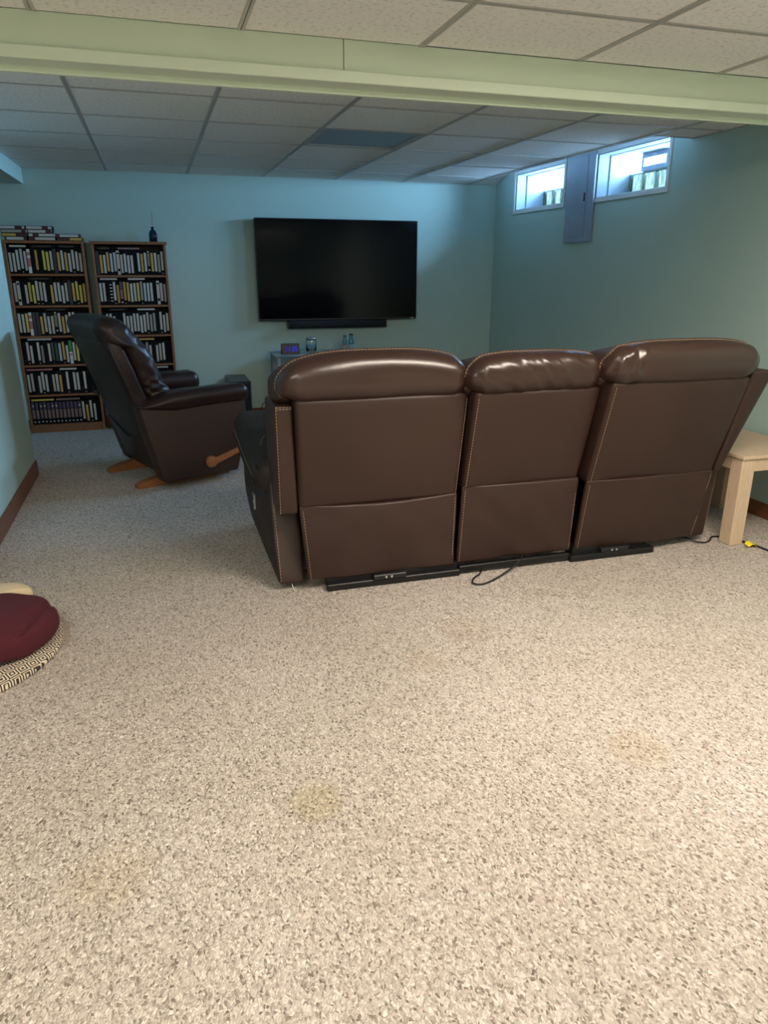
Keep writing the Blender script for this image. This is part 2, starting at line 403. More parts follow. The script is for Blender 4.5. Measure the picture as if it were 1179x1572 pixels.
# unlit lay-in light panel in the back ceiling
fx0, fy0 = GX0+2*GP, RY0+RP
f = thing('ceiling_light', (fx0+GP/2, fy0+RP/2, H), 'unlit square ceiling light panel set in the tile grid before the television', 'ceiling light')
mb = MB(); a0, a1, b0, b1 = fx0+.012, fx0+GP-.012, fy0+.010, fy0+RP-.010
mb.box(a0, a0+.022, b0, b1, H-.001, H+.05); mb.box(a1-.022, a1, b0, b1, H-.001, H+.05); mb.box(a0+.022, a1-.022, b0, b0+.022, H-.001, H+.05); mb.box(a0+.022, a1-.022, b1-.022, b1, H-.001, H+.05)
obj('frame', mb, M_grid, f)
M_lens = mat('prismatic_lens', (0.22, 0.25, 0.28), 0.3); vo = N(M_lens, 'ShaderNodeTexVoronoi', Scale=90.0); L(M_lens, coords(M_lens), vo.inputs['Vector']); bump(M_lens, vo.outputs['Distance'], 0.15, 0.002)
obj('lens', MB().box(a0+.02, a1-.02, b0+.02, b1-.02, H+.004, H+.010), M_lens, f)
# lit panels out of view (lamps set above); left and rear ones are added fill
M_glow = mat('lit_lens', (0.9,0.9,0.9), 0.5); BS(M_glow).inputs['Emission Color'].default_value = (1.0,0.86,0.66,1); BS(M_glow).inputs['Emission Strength'].default_value = 6.0
for nm, (cx, cy), lab in (('ceiling_light', (1.593, 1.368), 'lit rectangular ceiling light panel over the front of the room'), ('ceiling_light', (-0.901, 0.758), 'added unseen fill light panel over the front left of the room'), ('ceiling_light', (-0.10, -1.9), 'added unseen fill light panel at the rear of the room')):
    f = thing(nm, (cx, cy, H), lab, 'ceiling light')
    mb = MB(); mb.box(cx-.62, cx+.62, cy-.30, cy-.28, H-.012, H); mb.box(cx-.62, cx+.62, cy+.28, cy+.30, H-.012, H); mb.box(cx-.62, cx-.60, cy-.28, cy+.28, H-.012, H); mb.box(cx+.60, cx+.62, cy-.28, cy+.28, H-.012, H)
    obj('frame', mb, M_white, f); obj('lens', MB().box(cx-.60, cx+.60, cy-.28, cy+.28, H-.006, H-.002), M_glow, f)

# dropped beam across the room: two face boards, lower trim, underside, rear lip
bm_ = thing('trim_1', (0.27, 2.8, 1.90), 'pale green boxed beam crossing the whole ceiling', 'beam', kind='structure')
obj('board', MB().box(XL, 0.689, BY0, BY0+.02, 1.945, H), M_beam, bm_)
obj('board', MB().box(0.692, XR, BY0, BY0+.02, 1.945, H), M_beam, bm_)
obj('lower_trim', MB().box(XL, XR, BY0-.018, BY0+.02, 1.918, 1.955, b=.003), M_beam, bm_)
obj('soffit_board', MB().box(XL, XR, BY0+.02, BY1-.02, 1.920, H), M_beam, bm_)
obj('rear_lip', MB().box(XL, XR, BY1-.02, BY1, 1.904, H, b=.002), M_beam, bm_)
# small boxed duct at far left
o = obj('trim_2', MB().box(-1.03, -0.90, 5.14, YW, 1.932, H+.01, b=.003), M_wall); tag(o, 'pale aqua boxed duct under the ceiling at far left', 'bulkhead', kind='structure')

# ------------------------------------------------------------------ windows
M_block = bpy.data.materials.new('glass_block'); M_block.use_nodes = True
nt = M_block.node_tree; nt.nodes.clear()
out = nt.nodes.new('ShaderNodeOutputMaterial'); mix = nt.nodes.new('ShaderNodeMixShader'); tr = nt.nodes.new('ShaderNodeBsdfTransparent'); gl = nt.nodes.new('ShaderNodeBsdfGlossy')
gl.inputs['Roughness'].default_value = 0.12; mix.inputs[0].default_value = 0.10
t = nt.nodes.new('ShaderNodeTexCoord'); mp = nt.nodes.new('ShaderNodeMapping'); mp.inputs['Scale'].default_value = (1, 3.0, 0.7); wv = nt.nodes.new('ShaderNodeTexNoise'); wv.inputs['Scale'].default_value = 9; wv.inputs['Detail'].default_value = 3; wv.inputs['Distortion'].default_value = 1.5
rp = nt.nodes.new('ShaderNodeValToRGB'); rp.color_ramp.elements[0].position = .42; rp.color_ramp.elements[0].color = (0.42, 0.50, 0.44, 1); rp.color_ramp.elements[1].position = .58; rp.color_ramp.elements[1].color = (0.74, 0.71, 0.63, 1)
nt.links.new(t.outputs['Object'], mp.inputs[0]); nt.links.new(mp.outputs[0], wv.inputs[0]); nt.links.new(wv.outputs[0], rp.inputs[0]); nt.links.new(rp.outputs[0], tr.inputs[0])
nt.links.new(tr.outputs[0], mix.inputs[1]); nt.links.new(gl.outputs[0], mix.inputs[2]); nt.links.new(mix.outputs[0], out.inputs[0])
def thin_glass(name, c):
    m = bpy.data.materials.new(name); m.use_nodes = True; nt = m.node_tree; nt.nodes.clear()
    out = nt.nodes.new('ShaderNodeOutputMaterial'); mix = nt.nodes.new('ShaderNodeMixShader'); tr = nt.nodes.new('ShaderNodeBsdfTransparent'); gl = nt.nodes.new('ShaderNodeBsdfGlossy')
    tr.inputs[0].default_value = (*c, 1); gl.inputs['Roughness'].default_value = 0.05; mix.inputs[0].default_value = 0.08
    nt.links.new(tr.outputs[0], mix.inputs[1]); nt.links.new(gl.outputs[0], mix.inputs[2]); nt.links.new(mix.outputs[0], out.inputs[0]); return m
M_pane = thin_glass('window_pane', (0.95, 0.98, 1.0)); M_frost = thin_glass('bright_glass_block', (0.93, 0.98, 1.0))
M_mortar = mat('white_mortar', (0.65, 0.72, 0.72), 0.8)
M_ventf = mat('grey_vent_frame', (0.33, 0.38, 0.45), 0.45)
GXP = XR+0.255
for wi, (y0, y1) in enumerate(WIN):
    lab = ['small glass block window nearest the back wall, left of the breaker panel', 'small glass block window with a hinged vent, right of the breaker panel'][wi]
    wn = thing('window_%d' % (wi+1), (XR, (y0+y1)/2, WZ0), lab, 'window', kind='structure')
    e = .026
    mb = MB(); mb.box(XR-.010, XR+.004, y0-e, y0, WZ0-e, WZ1+.02); mb.box(XR-.010, XR+.004, y1, y1+e, WZ0-e, WZ1+.02); mb.box(XR-.010, XR+.004, y0, y1, WZ0-e, WZ0); mb.box(XR-.010, XR+.004, y0, y1, WZ1-.005, WZ1+.02)
    obj('frame', mb, M_white, wn)
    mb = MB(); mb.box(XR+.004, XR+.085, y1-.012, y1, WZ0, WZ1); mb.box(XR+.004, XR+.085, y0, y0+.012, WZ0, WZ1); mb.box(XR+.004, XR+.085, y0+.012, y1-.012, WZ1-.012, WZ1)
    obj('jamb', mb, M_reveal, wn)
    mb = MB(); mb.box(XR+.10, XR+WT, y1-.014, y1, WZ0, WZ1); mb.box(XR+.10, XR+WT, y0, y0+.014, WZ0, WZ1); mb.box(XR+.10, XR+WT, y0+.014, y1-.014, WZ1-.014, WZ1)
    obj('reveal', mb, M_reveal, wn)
    obj('sill', MB().box(XR+.004, XR+WT, y0+.0, y1-.0, WZ0-.002, WZ0+.010, b=.002), M_white, wn)
    # glass blocks: six columns, two rows; window 2 has a hopper vent over two columns of the top row
    ya, yb = y0+.015, y1-.015; P = .150; z0 = WZ0+.017
    mort = MB(); k = 0; y = yb
    cols = []
    while y-P > ya-.06: cols.append((max(y-P, ya), y)); y -= P
    if cols[-1][0] > ya: cols.append((ya, cols[-1][0]))
    vent = (1, 2) if wi == 1 else ()
    for r in range(2):
        za = z0+r*P; zb = min(za+P, WZ1-.016)
        for ci, (c0, c1) in enumerate(cols):
            if r == 1 and ci in vent: continue
            if c1-c0 < .02: continue
            mbk = MB().rbox((GXP+.03, (c0+c1)/2, (za+zb)/2), (.028, (c1-c0)/2-.004, (zb-za)/2-.004), .01, 1, None, 2)
            # a ring of recessed edge makes each block read on its own
            obj('glass_block', mbk, M_block if r == 0 else M_frost, wn)
    mort.box(GXP+.02, GXP+.04, ya, yb, z0+P-.004, z0+P+.004); mort.box(GXP+.02, GXP+.04, ya, yb, z0-.008, z0+.003)
    for ci, (c0, c1) in enumerate(cols):
        mort.box(GXP+.02, GXP+.04, c1-.004, c1+.004, z0, WZ1 if not (ci == 2 and wi == 1) else z0+P)
    obj('mortar', mort, M_mortar, wn)
    if wi == 1:
        va, vb = cols[2][0]+.004, cols[1][1]-.004; zv0, zv1 = z0+P+.004, WZ1-.016
        vf = obj('vent_frame', MB().box(GXP-.004, GXP+.05, va, va+.022, zv0, zv1).box(GXP-.004, GXP+.05, vb-.022, vb, zv0, zv1).box(GXP-.004, GXP+.05, va+.022, vb-.022, zv0, zv0+.030).box(GXP-.004, GXP+.05, va+.022, vb-.022, zv1-.030, zv1), M_ventf, wn)
        obj('pane', MB().box(GXP+.02, GXP+.024, va+.02, vb-.02, zv0+.028, zv1-.028), M_pane, vf)
        obj('latch', MB().box(GXP-.014, GXP-.004, (va+vb)/2-.02, (va+vb)/2+.02, zv1-.022, zv1-.010, b=.002), M_silver, vf)
# lawn outside
M_grass = mat('lawn', (0.05, 0.12, 0.03), 0.9); vary(M_grass, (0.03,0.09,0.02), (0.09,0.17,0.05), 4)
o = obj('lawn', MB().box(XR+WT, 30, -14, 26, 1.55, 1.70), M_grass); tag(o, 'green lawn outside the basement windows', 'lawn', kind='structure')

# grey breaker panel between the windows
bp = thing('breaker_panel', (XR, 5.225, 1.507), 'tall grey blue breaker panel cover between the two small windows', 'electrical panel')
obj('cover', MB().box(XR-.022, XR-.0105, 5.035, 5.415, 1.507, 2.125, b=.002), M_steelblue, bp)
dr = obj('panel_door', MB().box(XR-.027, XR-.0215, 5.125, 5.375, 1.545, 2.10, b=.0015), M_steelblue, bp)
obj('latch', MB().box(XR-.033, XR-.0265, 5.133, 5.150, 1.79, 1.85, b=.002), M_black, dr)
for y, z in ((5.05,1.53),(5.40,1.53),(5.05,2.06),(5.40,2.06)): obj('screw', MB().lathe([(0,.003),(.004,.002),(.005,0)], (0,0,0), 8), M_silver, bp, True).matrix_local = Matrix.Translation((-.022, y-5.225, z-1.507)) @ Matrix.Rotation(-math.pi/2, 4, 'Y')
obj('back_box', MB().box(XR-.0105, XR-.0005, 5.05, 5.40, 1.52, 2.13), M_steelblue, bp)

# ------------------------------------------------------------------ sofa
sofa = thing('sofa', (1.495, 3.3, 0), 'long brown leather three seat reclining sofa seen from behind', 'sofa')
# per seat: (z, xl, xr, y) of the rear face at hem, seam and top; headrest x range, top z
SEATS = [
    dict(hem=(.050, .519, 1.182, 2.800), seam=(.385, .489, 1.186, 2.792), top=(.835, .474, 1.199, 2.730), hr=(.410, 1.200, 1.013), sag=.012, drop=(.065,.055)),
    dict(hem=(.050, 1.199, 1.778, 2.810), seam=(.413, 1.205, 1.774, 2.780), top=(.842, 1.201, 1.781, 2.668), hr=(1.163, 1.782, .998), sag=.0, drop=(.03,.035)),
    dict(hem=(.046, 1.801, 2.466, 2.806), seam=(.402, 1.796, 2.482, 2.742), top=(.868, 1.781, 2.482, 2.590), hr=(1.735, 2.508, 1.034), sag=.0, drop=(.035,.045))]
def lerp(a, b, t): return a+(b-a)*t
def line3(s, z):
    (z0,a0,b0,y0), (z1,a1,b1,y1), (z2,a2,b2,y2) = s['hem'], s['seam'], s['top']
    if z < z1: t = (z-z0)/(z1-z0); return lerp(a0,a1,t), lerp(b0,b1,t), lerp(y0,y1,t)
    t = (z-z1)/(z2-z1); return lerp(a1,a2,t), lerp(b1,b2,t), lerp(y1,y2,t)
def panel(s, z0, z1, th, off, bulge, seed, wr=0.002, r=.016, n=(16,2,14), sag=0, flare=0):
    def df(p, l):
        z = lerp(z0, z1, (l.z+1)/2); xl, xr, y = line3(s, z)
        x = lerp(xl, xr, (l.x+1)/2)
        bul = bulge*(1-l.x**2)*(1-l.z**2)
        nz = noise.noise(Vector((x*3.0, z*3.4, seed)))*wr + noise.noise(Vector((x*9+z*5, z*7, seed+5)))*wr*.5
        if l.z > .3: z -= sag*math.sin(math.pi*(l.x+1)/2)*(l.z-.3)/.7
        back = (1-l.y)/2
        yy = y+off+th*(1-back) - (bul+nz+flare*max(0, l.z)*(1-l.x**2))*back
        return Vector((x, yy, z))
    w_ = s['seam'][2]-s['seam'][1]
    return MB().rbox((0,0,0), (w_/2, th/2, (z1-z0)/2), r, n, df, 3)
def surf(s, x_frac, z, off):
    xl, xr, y = line3(s, z); return (lerp(xl, xr, x_frac), y+off, z)
for i, s in enumerate(SEATS):
    zs, zt, zh = s['seam'][0], s['top'][0], s['hem'][0]
    fl = obj('back_flap', panel(s, zh, zs+.004, .028, -.006, .006, i*3.1, .017, .010, (22,1,16), s['sag'], .004), M_leather, sofa)
    up_ = obj('back_panel', panel(s, zs-.012, zt+.004, .17, 0, .014, 11+i*2.3, .004, .022, (18,3,14)), M_leather, sofa)
    st = MB()
    for fr in (.018, .982):
        st.dashes([surf(s, fr, lerp(zh+.01, zs-.012, k/10), -.0085) for k in range(11)])
    obj('stitching', st, M_stitch, fl)
    st = MB()
    if i > 0: st.dashes([surf(s, .022, lerp(zs+.006, zt-.02, k/10), -.0045) for k in range(11)])
    if i == 0: st.dashes([surf(s, .985, lerp(zs+.006, zt-.02, k/10), -.0025) for k in range(11)])
    obj('stitching', st, M_stitch, up_)
    # headrest: rear bolster and a slightly larger front pillow, joined along a stitched seam
    x0, x1, ztop = s['hr']; zb = zt-.022; cz = (zb+ztop)/2; hz = (ztop-zb)/2; lean = (s['seam'][3]-s['top'][3])/(zt-zs)
    yr = s['top'][3]-.030; hy = .085
    def df(p, l, x0=x0, x1=x1, lean=lean, cz=cz, zt=zt, i=i, s=s, front=False):
        q = Vector(p); t = max(0.0, -l.z)
        tx0, tx1 = s['top'][1]-.004, s['top'][2]+.004
        fx = (l.x+1)/2; xt = lerp(tx0, tx1, fx)
        if not front: q.x = lerp(q.x, xt, t*t)
        k = (l.z+1)/2; dl, dr_ = s['drop']
        q.z -= (dl if l.x < 0 else dr_)*abs(l.x)**3.2*k
        q.y -= (q.z-zt)*lean*.8
        e = abs(l.x); wr = max(0, e-.70)/.30
        if not front:
            q.y += noise.noise(Vector((q.x*30, q.z*14, i*4.2)))*(.010 if i else .004)*wr
            q.y += noise.noise(Vector((q.x*4, q.z*9, 3+i)))*.006
            if i == 1: q.y += noise.noise(Vector((q.x*17+q.z*22, q.z*6, 8)))*.009*(.4+.6*e)+noise.noise(Vector((q.x*45+q.z*40, q.z*10, 18)))*.003
            if i == 2 and l.x < -.6: q.y += noise.noise(Vector((q.x*38, q.z*20-q.x*20, 5)))*.014
        return q
    c_ = Vector(((x0+x1)/2, yr+hy, cz)); h_ = Vector(((x1-x0)/2, hy, hz)); r_ = .084
    hb = obj('headrest', MB().rbox(c_, h_, r_, (60,2,6), df, 10), M_leather_h, sofa)
    hf = (h_.x-.002, .10, h_.z-.008)
    obj('headrest_front', MB().rbox((c_.x-.010, yr+.185, c_.z-.020), hf, .06, (20,4,4), lambda p, l: df(p, l, front=True), 5), M_leather, sofa)
    pts = []; a_, c2 = h_.x, h_.z
    loop = [(-a_, -c2*.60)]+[(-a_, -c2+r_+(2*c2-2*r_)*k/4) for k in range(5)]+[(-a_+r_-r_*math.cos(t_), c2-r_+r_*math.sin(t_)) for t_ in [math.pi/2*k/10 for k in range(1,11)]]
    loop = loop+[(-a_+r_+(2*a_-2*r_)*k/24, c2) for k in range(1,24)]+[(-x_, z_) for x_, z_ in reversed(loop)]
    for (x_, z_) in loop:
        p = c_+Vector((x_*1.003, .004, z_*1.004)); pts.append(df(p, Vector((x_/h_.x, 0, z_/h_.z)))+Vector((0,0,.0015)))
    obj('stitching', MB().dashes(pts, .009, .005, .0014), M_stitch, hb)
    obj('piping', MB().tube([p+Vector((0,.010,.001)) for p in pts], .004, 6), M_leather, hb)
# side wings of the back
def wing(x0a, x1a, x0b, x1b, za, zb, ya, yb, dy):
    def df(p, l):
        t = (l.z+1)/2; return Vector((lerp(lerp(x0a,x0b,t), lerp(x1a,x1b,t), (l.x+1)/2), lerp(ya,yb,t)+dy*(l.y+1)/2, lerp(za,zb,t)))
    return MB().rbox((0,0,0), (abs(x1a-x0a)/2, dy/2, (zb-za)/2), .016, (2,4,10), df, 4)
wl = obj('back_wing', wing(.405, .487, .398, .472, .352, .812, 2.800, 2.762, .26), M_leather, sofa)
st = MB().dashes([(lerp(.413,.406,k/10), lerp(2.7985,2.7605,k/10), lerp(.362,.808,k/10)) for k in range(11)]); st.dashes([(lerp(.406,.468,k/4), 2.7605, .806) for k in range(5)]); st.dashes([(lerp(.406,.468,k/4), 2.7605, .798) for k in range(5)])
obj('stitching', st, M_stitch, wl)
wr_ = obj('back_wing', wing(2.484, 2.520, 2.487, 2.604, .400, .895, 2.735, 2.585, .24), M_leather, sofa)
# arms: body with slanted rear face, padded top
def arm(sx, xin, xout, zt):
    def df(p, l):
        t = (l.z+1)/2; z = lerp(.03, zt, t)
        yr = lerp(2.832, 2.985 if sx < 0 else 2.80, t**1.2); yf = lerp(3.74, 3.80, t)
        bul = .028*math.sin(math.pi*min(1, t*.9))*((l.x*sx+1)/2 if sx > 0 else (1-l.x)/2)*(1-max(0,-l.y-.2)**2)
        x = lerp(min(xin,xout), max(xin,xout), (l.x+1)/2)+sx*bul
        y = lerp(yr, yf, (l.y+1)/2)
        return Vector((x, y, z))
    return MB().rbox((0,0,0), (abs(xout-xin)/2, .48, (zt-.03)/2), .018, (3,12,10), df, 3)
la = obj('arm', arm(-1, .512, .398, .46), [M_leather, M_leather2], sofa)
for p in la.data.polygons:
    if p.normal.x < -.45 or p.normal.z > .7 : p.material_index = 1  # outward and top faces take the leather with shade in its colour
obj('stitching', MB().dashes([(lerp(.407,.405,k/12), lerp(2.834,2.966,(k/12)**1.2), lerp(.045,.43,k/12)) for k in range(13)], .010, .004), M_stitch, la)
ra = obj('arm', arm(1, 2.470, 2.566, .425), M_leather, sofa)
obj('stitching', MB().dashes([(2.560, lerp(2.833,2.800,k/12), lerp(.045,.40,k/12)) for k in range(13)]).dashes([(lerp(2.475,2.482,k/12), lerp(2.829,2.798,k/12), lerp(.045,.40,k/12)) for k in range(13)]), M_stitch, ra)
def pad(cx, sx):
    def df(p, l):
        q = Vector(p); t = (l.y+1)/2
        q.z += .03*t-.16*max(0, t-.72)**1.6 - (.05*(1-t)**2)
        q.x += sx*.010*math.sin(math.pi*t)
        q.z += noise.noise(Vector((q.x*8, q.y*6, 2)))*.008
        return q
    return MB().rbox((cx, 3.43, .505), (.115, .44, .085), .075, (4,14,3), df, 6), df
pm, pdf = pad(.452, -1); lp = obj('arm_pad', pm, M_leather2, sofa)
def padpt(x, y, z): return pdf(Vector((x,y,z)), Vector(((x-.452)/.115, (y-3.43)/.44, (z-.505)/.085)))+Vector((-.001,0,.001))
obj('piping', MB().tube([padpt(.338, 3.00+.80*k/16, .478) for k in range(17)], .0055, 6), M_leather2, lp)
obj('piping', MB().tube([padpt(.352, 3.00+.80*k/16, .552) for k in range(17)], .0045, 6), M_leather2, lp)
obj('stitching', MB().dashes([padpt(.3365, 3.06+.68*k/12, .505) for k in range(13)], .008, .006).dashes([padpt(.40+.10*k/8, 3.30-.12*((k-4)/4)**2, .590) for k in range(9)], .006, .006), M_stitch, lp)
pm, _ = pad(2.512, 1); obj('arm_pad', pm, M_leather2, sofa)
cp = obj('control_plate', MB().box(.3615, .372, 3.30, 3.345, .225, .300, b=.003), M_silver, sofa)
for z in (.245, .280): obj('button', MB().box(.3585, .3625, 3.312, 3.333, z-.010, z+.010, b=.002), M_black, cp)
# seat, footrests, base
for i, (a, b) in enumerate(((.520, 1.185), (1.197, 1.782), (1.795, 2.468))):
    obj('seat_cushion', MB().rbox(((a+b)/2, 3.38, .40), ((b-a)/2-.004, .40, .095), .06, (8,8,2), lambda p, l: Vector((p.x, p.y, p.z+.02*(1-l.x**2)*(1-l.y**2))), 4), M_leather, sofa)
    obj('footrest', MB().rbox(((a+b)/2, 3.74, .235), ((b-a)/2-.006, .05, .17), .04, (8,2,6), None, 4), M_leather, sofa)
obj('base_frame', MB().box(.515, 2.465, 2.90, 3.68, .065, .31), M_black, sofa)
obj('base_rail', MB().box(.595, 1.205, 2.775, 2.812, 0, .030, b=.003).box(.60, 1.20, 2.80, 2.86, .028, .060), M_blackm, sofa)
obj('base_rail', MB().box(1.205, 1.765, 2.782, 2.812, .012, .042, b=.003), M_blackm, sofa)
obj('base_rail', MB().box(1.765, 2.225, 2.768, 2.808, 0, .030, b=.003).box(1.79, 2.20, 2.80, 2.86, .028, .060), M_blackm, sofa)
for x in (.66, 1.10, 1.84, 2.15): obj('foot', MB().lathe([(.025,0),(.025,.02),(.018,.028),(.018,.06)], (x, 2.90, 0), 12), M_black, sofa)
for x in (.80, 1.93):
    bx = obj('motor_bracket', MB().box(x, x+.15, 2.768, 2.80, .030, .052, b=.003), M_black, sofa)
    for k in (.055, .080): obj('bolt', MB().rbox((x+k, 2.766, .041), (.005,.003,.005), .003, 1, None, 2), M_silver, bx)
obj('hanging_thread', MB().tube([(.452,2.83,.032),(.455,2.822,.02),(.462,2.815,.006),(.468,2.812,.002)], .0012, 5), M_white, sofa)

# ------------------------------------------------------------------ cords by the sofa
def smooth_path(pts, n=8):
    P = [Vector(p) for p in pts]; out_ = []
    for i in range(len(P)-1):
        p0, p1, p2, p3 = P[max(i-1,0)], P[i], P[i+1], P[min(i+2,len(P)-1)]
        for k in range(n):
            t = k/n; out_.append(.5*((2*p1)+(-p0+p2)*t+(2*p0-5*p1+4*p2-p3)*t*t+(-p0+3*p1-3*p2+p3)*t**3))
    return out_+[P[-1]]
o = obj('power_cable', MB().tube(smooth_path([(1.56,2.90,.049),(1.525,2.80,.048),(1.47,2.757,.028),(1.36,2.70,.006),(1.27,2.652,.006),(1.225,2.668,.006),(1.245,2.715,.006),(1.30,2.765,.006),(1.36,2.86,.0055)]), .0042, 8), M_rubber)
tag(o, 'thin black power cord looping out under the middle of the sofa', 'cord')
ec = thing('extension_cord', (2.66, 2.80, 0), 'black extension cord with yellow warning tag on carpet by pale wooden table', 'cord')
obj('cable', MB().tube(smooth_path([(2.44,2.92,.03),(2.50,2.83,.012),(2.545,2.80,.005),(2.59,2.815,.005),(2.625,2.845,.005),(2.65,2.86,.005),(2.70,2.845,.005)]), .0045, 8), M_rubber, ec)
obj('cable', MB().tube(smooth_path([(2.690,2.850,.005),(2.732,2.832,.006),(2.748,2.735,.006),(2.765,2.68,.006),(2.78,2.60,.006),(2.84,2.50,.006),(2.98,2.40,.006)]), .0055, 8), M_rubber, ec)
def tagm(p, l): return Vector((p.x, p.y, p.z+.010*math.sin((l.x+1)*2.2)+.004*l.y))
obj('warning_tag', MB().rbox((2.738,2.690,.014), (.030,.017,.0012), .001, (8,3,1), tagm, 1), M_yellow, ec)

# ------------------------------------------------------------------ pale end table
tb = thing('end_table', (2.87, 3.02, 0), 'low pale washed wood end table right of the sofa', 'table')
tx0, tx1, ty0, ty1, tz = 2.640, 3.10, 2.730, 3.320, .462
obj('table_top', MB().box(tx0-.004, tx1+.004, ty0-.006, ty1+.006, tz-.018, tz, b=.003), M_oakt, tb)
lg = .078
for x in (tx0+.004, tx1-.004-lg):
    for y in (ty0+.004, ty1-.004-lg):
        mb = MB(); mb.box(x+.0, x+lg, y, y+lg, 0, tz-.018, b=.003); obj('leg', mb, M_oak, tb)
for (a, b, c, d) in ((tx0+lg+.004, tx1-lg-.004, ty0+.008, ty0+.026), (tx0+lg+.004, tx1-lg-.004, ty1-.026, ty1-.008), (tx0+.008, tx0+.026, ty0+lg+.004, ty1-lg-.004), (tx1-.026, tx1-.008, ty0+lg+.004, ty1-lg-.004)):
    obj('apron', MB().box(a, b, c, d, tz-.083, tz-.018, b=.002), M_oakt, tb)

# ------------------------------------------------------------------ recliner (local axes: x forward, y left, z up)
RC = thing('recliner', (-.31, 4.84, 0), 'dark maroon leather recliner on wooden runners at left', 'recliner', rz=math.atan2(.386, .922))
def rear(z): return .20-.34*z
def back_df(th, bul, seed, wr=.004, taper=.0):
    def df(p, l):
        q = Vector(p); t = (1-l.x)/2
        q.x = rear(q.z)+th*(l.x+1)/2-bul*(1-l.y**2)*t*.6+.0
        q.y *= 1-.10*max(0, (q.z-.75)/.3)
        q += Vector((1,0,0))*noise.noise(Vector((q.y*6, q.z*6, seed)))*wr
        return q
    return df
def shell(p, l):
    q = back_df(.10, .03, 1.0, .003)(p, l)
    if q.z < .55: q.y *= 1+.10*min(1, (.55-q.z)/.2)
    return q
obj('back_shell', MB().rbox((0,0,.50), (.05,.310,.42), .03, (2,10,14), shell, 4), M_maroon, RC, True)
for sd in (-1, 1):
    pts = []
    for k in range(15):
        z = lerp(.90, .50, k/14); pts.append((rear(z)+.008, sd*.306*(1-.10*max(0,(z-.75)/.3)), z))
    obj('piping', MB().tube(pts, .006, 6), M_maroon, RC, True)
obj('seam', MB().tube([(rear(.33+.10*math.cos(math.pi*k/16*2-math.pi)*-.5)-.020*(1-((k-8)/8)**2)-.002, -.33+.66*k/16, .33+.10*math.cos(math.pi*k/8-math.pi)*-.5) for k in range(17)], .005, 6), M_black, RC, True)
def sst(a, b, x): t = max(0, min(1, (x-a)/(b-a))); return t*t*(3-2*t)
def cush(p, l):
    q = Vector(p); t = (l.x+1)/2; z = q.z
    ro = lerp(.088, -.014, sst(.865, .905, z)); fo = lerp(lerp(.285, .25, sst(.50, .64, z)), .185, sst(.78, 1.03, z))+.02*(1-l.y**2)
    q.x = rear(z)+lerp(ro, fo, t)
    q.y *= 1-.07*sst(.8, 1.06, z)
    e = sst(.45, 1.0, abs(l.y))
    wz = sst(.48,.53,z)*(1-sst(.60,.72,z))
    q.x += (noise.noise(Vector((q.y*9, z*40+q.x*30, 4)))*.030*wz+noise.noise(Vector((q.y*12, z*20-q.x*30, 7)))*.020)*t*(.3+.7*e)
    q.y += (noise.noise(Vector((q.x*16, z*40, 9)))*.022*wz+noise.noise(Vector((q.x*16+z*12, z*10, 3)))*.008)*e
    q.z += .012*(1-l.y**2)*sst(.9, 1.06, z)-.016*sst(.9,1.06,z)
    return q
obj('back_cushion', MB().rbox((0,0,.77), (.09,.322,.285), .085, (4,14,34), cush, 8), M_maroon, RC, True)
for sd in (-1, 1):
    def ad(p, l, sd=sd):
        t = (l.z+1)/2; z = lerp(.052, .525, t); z += .025*sst(.6, 1, t)*(1-(l.x+1)/2); xb = lerp(.118, -.002, t**.9)+(.06 if sd > 0 else 0); xf = lerp(.625, .705, min(1, t*1.5))
        y = sd*.36+p.y
        y += sd*.010*math.sin(math.pi*t)*(1+l.y*sd)/2
        return Vector((lerp(xb, xf, (l.x+1)/2), y, z))
    obj('arm', MB().rbox((0,0,0), (.32,.062,.236), .018, (10,2,10), ad, 3), M_recside, RC, True)
    def pd(p, l, sd=sd):
        q = Vector(p); t = (l.x+1)/2
        q.z = .550+(q.z-.550)*lerp(.25, 1.25 if sd > 0 else 1.0, sst(0, .34, t))
        q.z += .016*math.sin(math.pi*t*.9)-.018*(1-t)-(.012 if sd > 0 else 0)
        q.z += noise.noise(Vector((q.x*7, q.y*8, sd)))*.006
        q.y += sd*.006*math.sin(math.pi*t)
        return q
    obj('arm_pad', MB().rbox((.36+.02*(sd > 0), sd*.372, .550), (.368,.088,.056), .053, (14,3,2), pd, 6), M_maroon, RC, True)
    # wooden runner: tapering tail, thicker in the middle, rounded front
    poly = [(0,0),(.0,.022),(.02,.034),(.10,.050),(.22,.070),(.48,.070),(.60,.045),(.63,.02),(.63,0)]
    obj('runner', MB().prism(poly, sd*.245-.030, sd*.245+.030), M_runner, RC, True)
obj('seat_cushion', MB().rbox((.42,0,.40), (.29,.292,.085), .06, (8,8,2), lambda p, l: Vector((p.x, p.y, p.z+.02*(1-l.x**2)*(1-l.y**2))), 4), M_maroon, RC, True)
obj('footrest', MB().rbox((.735,0,.27), (.045,.285,.17), .04, (3,10,6), None, 4), M_maroon, RC, True)
obj('rear_skirt', MB().hexa([(.185,-.34,.06),(.24,-.34,.06),(.24,.34,.06),(.185,.34,.06)], [(.115,-.34,.26),(.17,-.34,.26),(.17,.34,.26),(.115,.34,.26)]), M_maroon, RC, True)
obj('seat_base', MB().box(.20,.66,-.292,.292,.075,.32), M_black, RC, True)
lv = obj('lever', MB().prism([(.385,.150),(.392,.122),(.415,.108),(.440,.112),(.465,.130),(.60,.172),(.72,.206),(.735,.220),(.725,.236),(.70,.234),(.58,.200),(.460,.168),(.440,.180),(.415,.184),(.395,.172)], -.452, -.436), M_runner, RC, True)
obj('pivot', MB().rbox((.418,-.4545,.146), (.026,.005,.026), .0045, 1, None, 3), M_runner, lv, True)
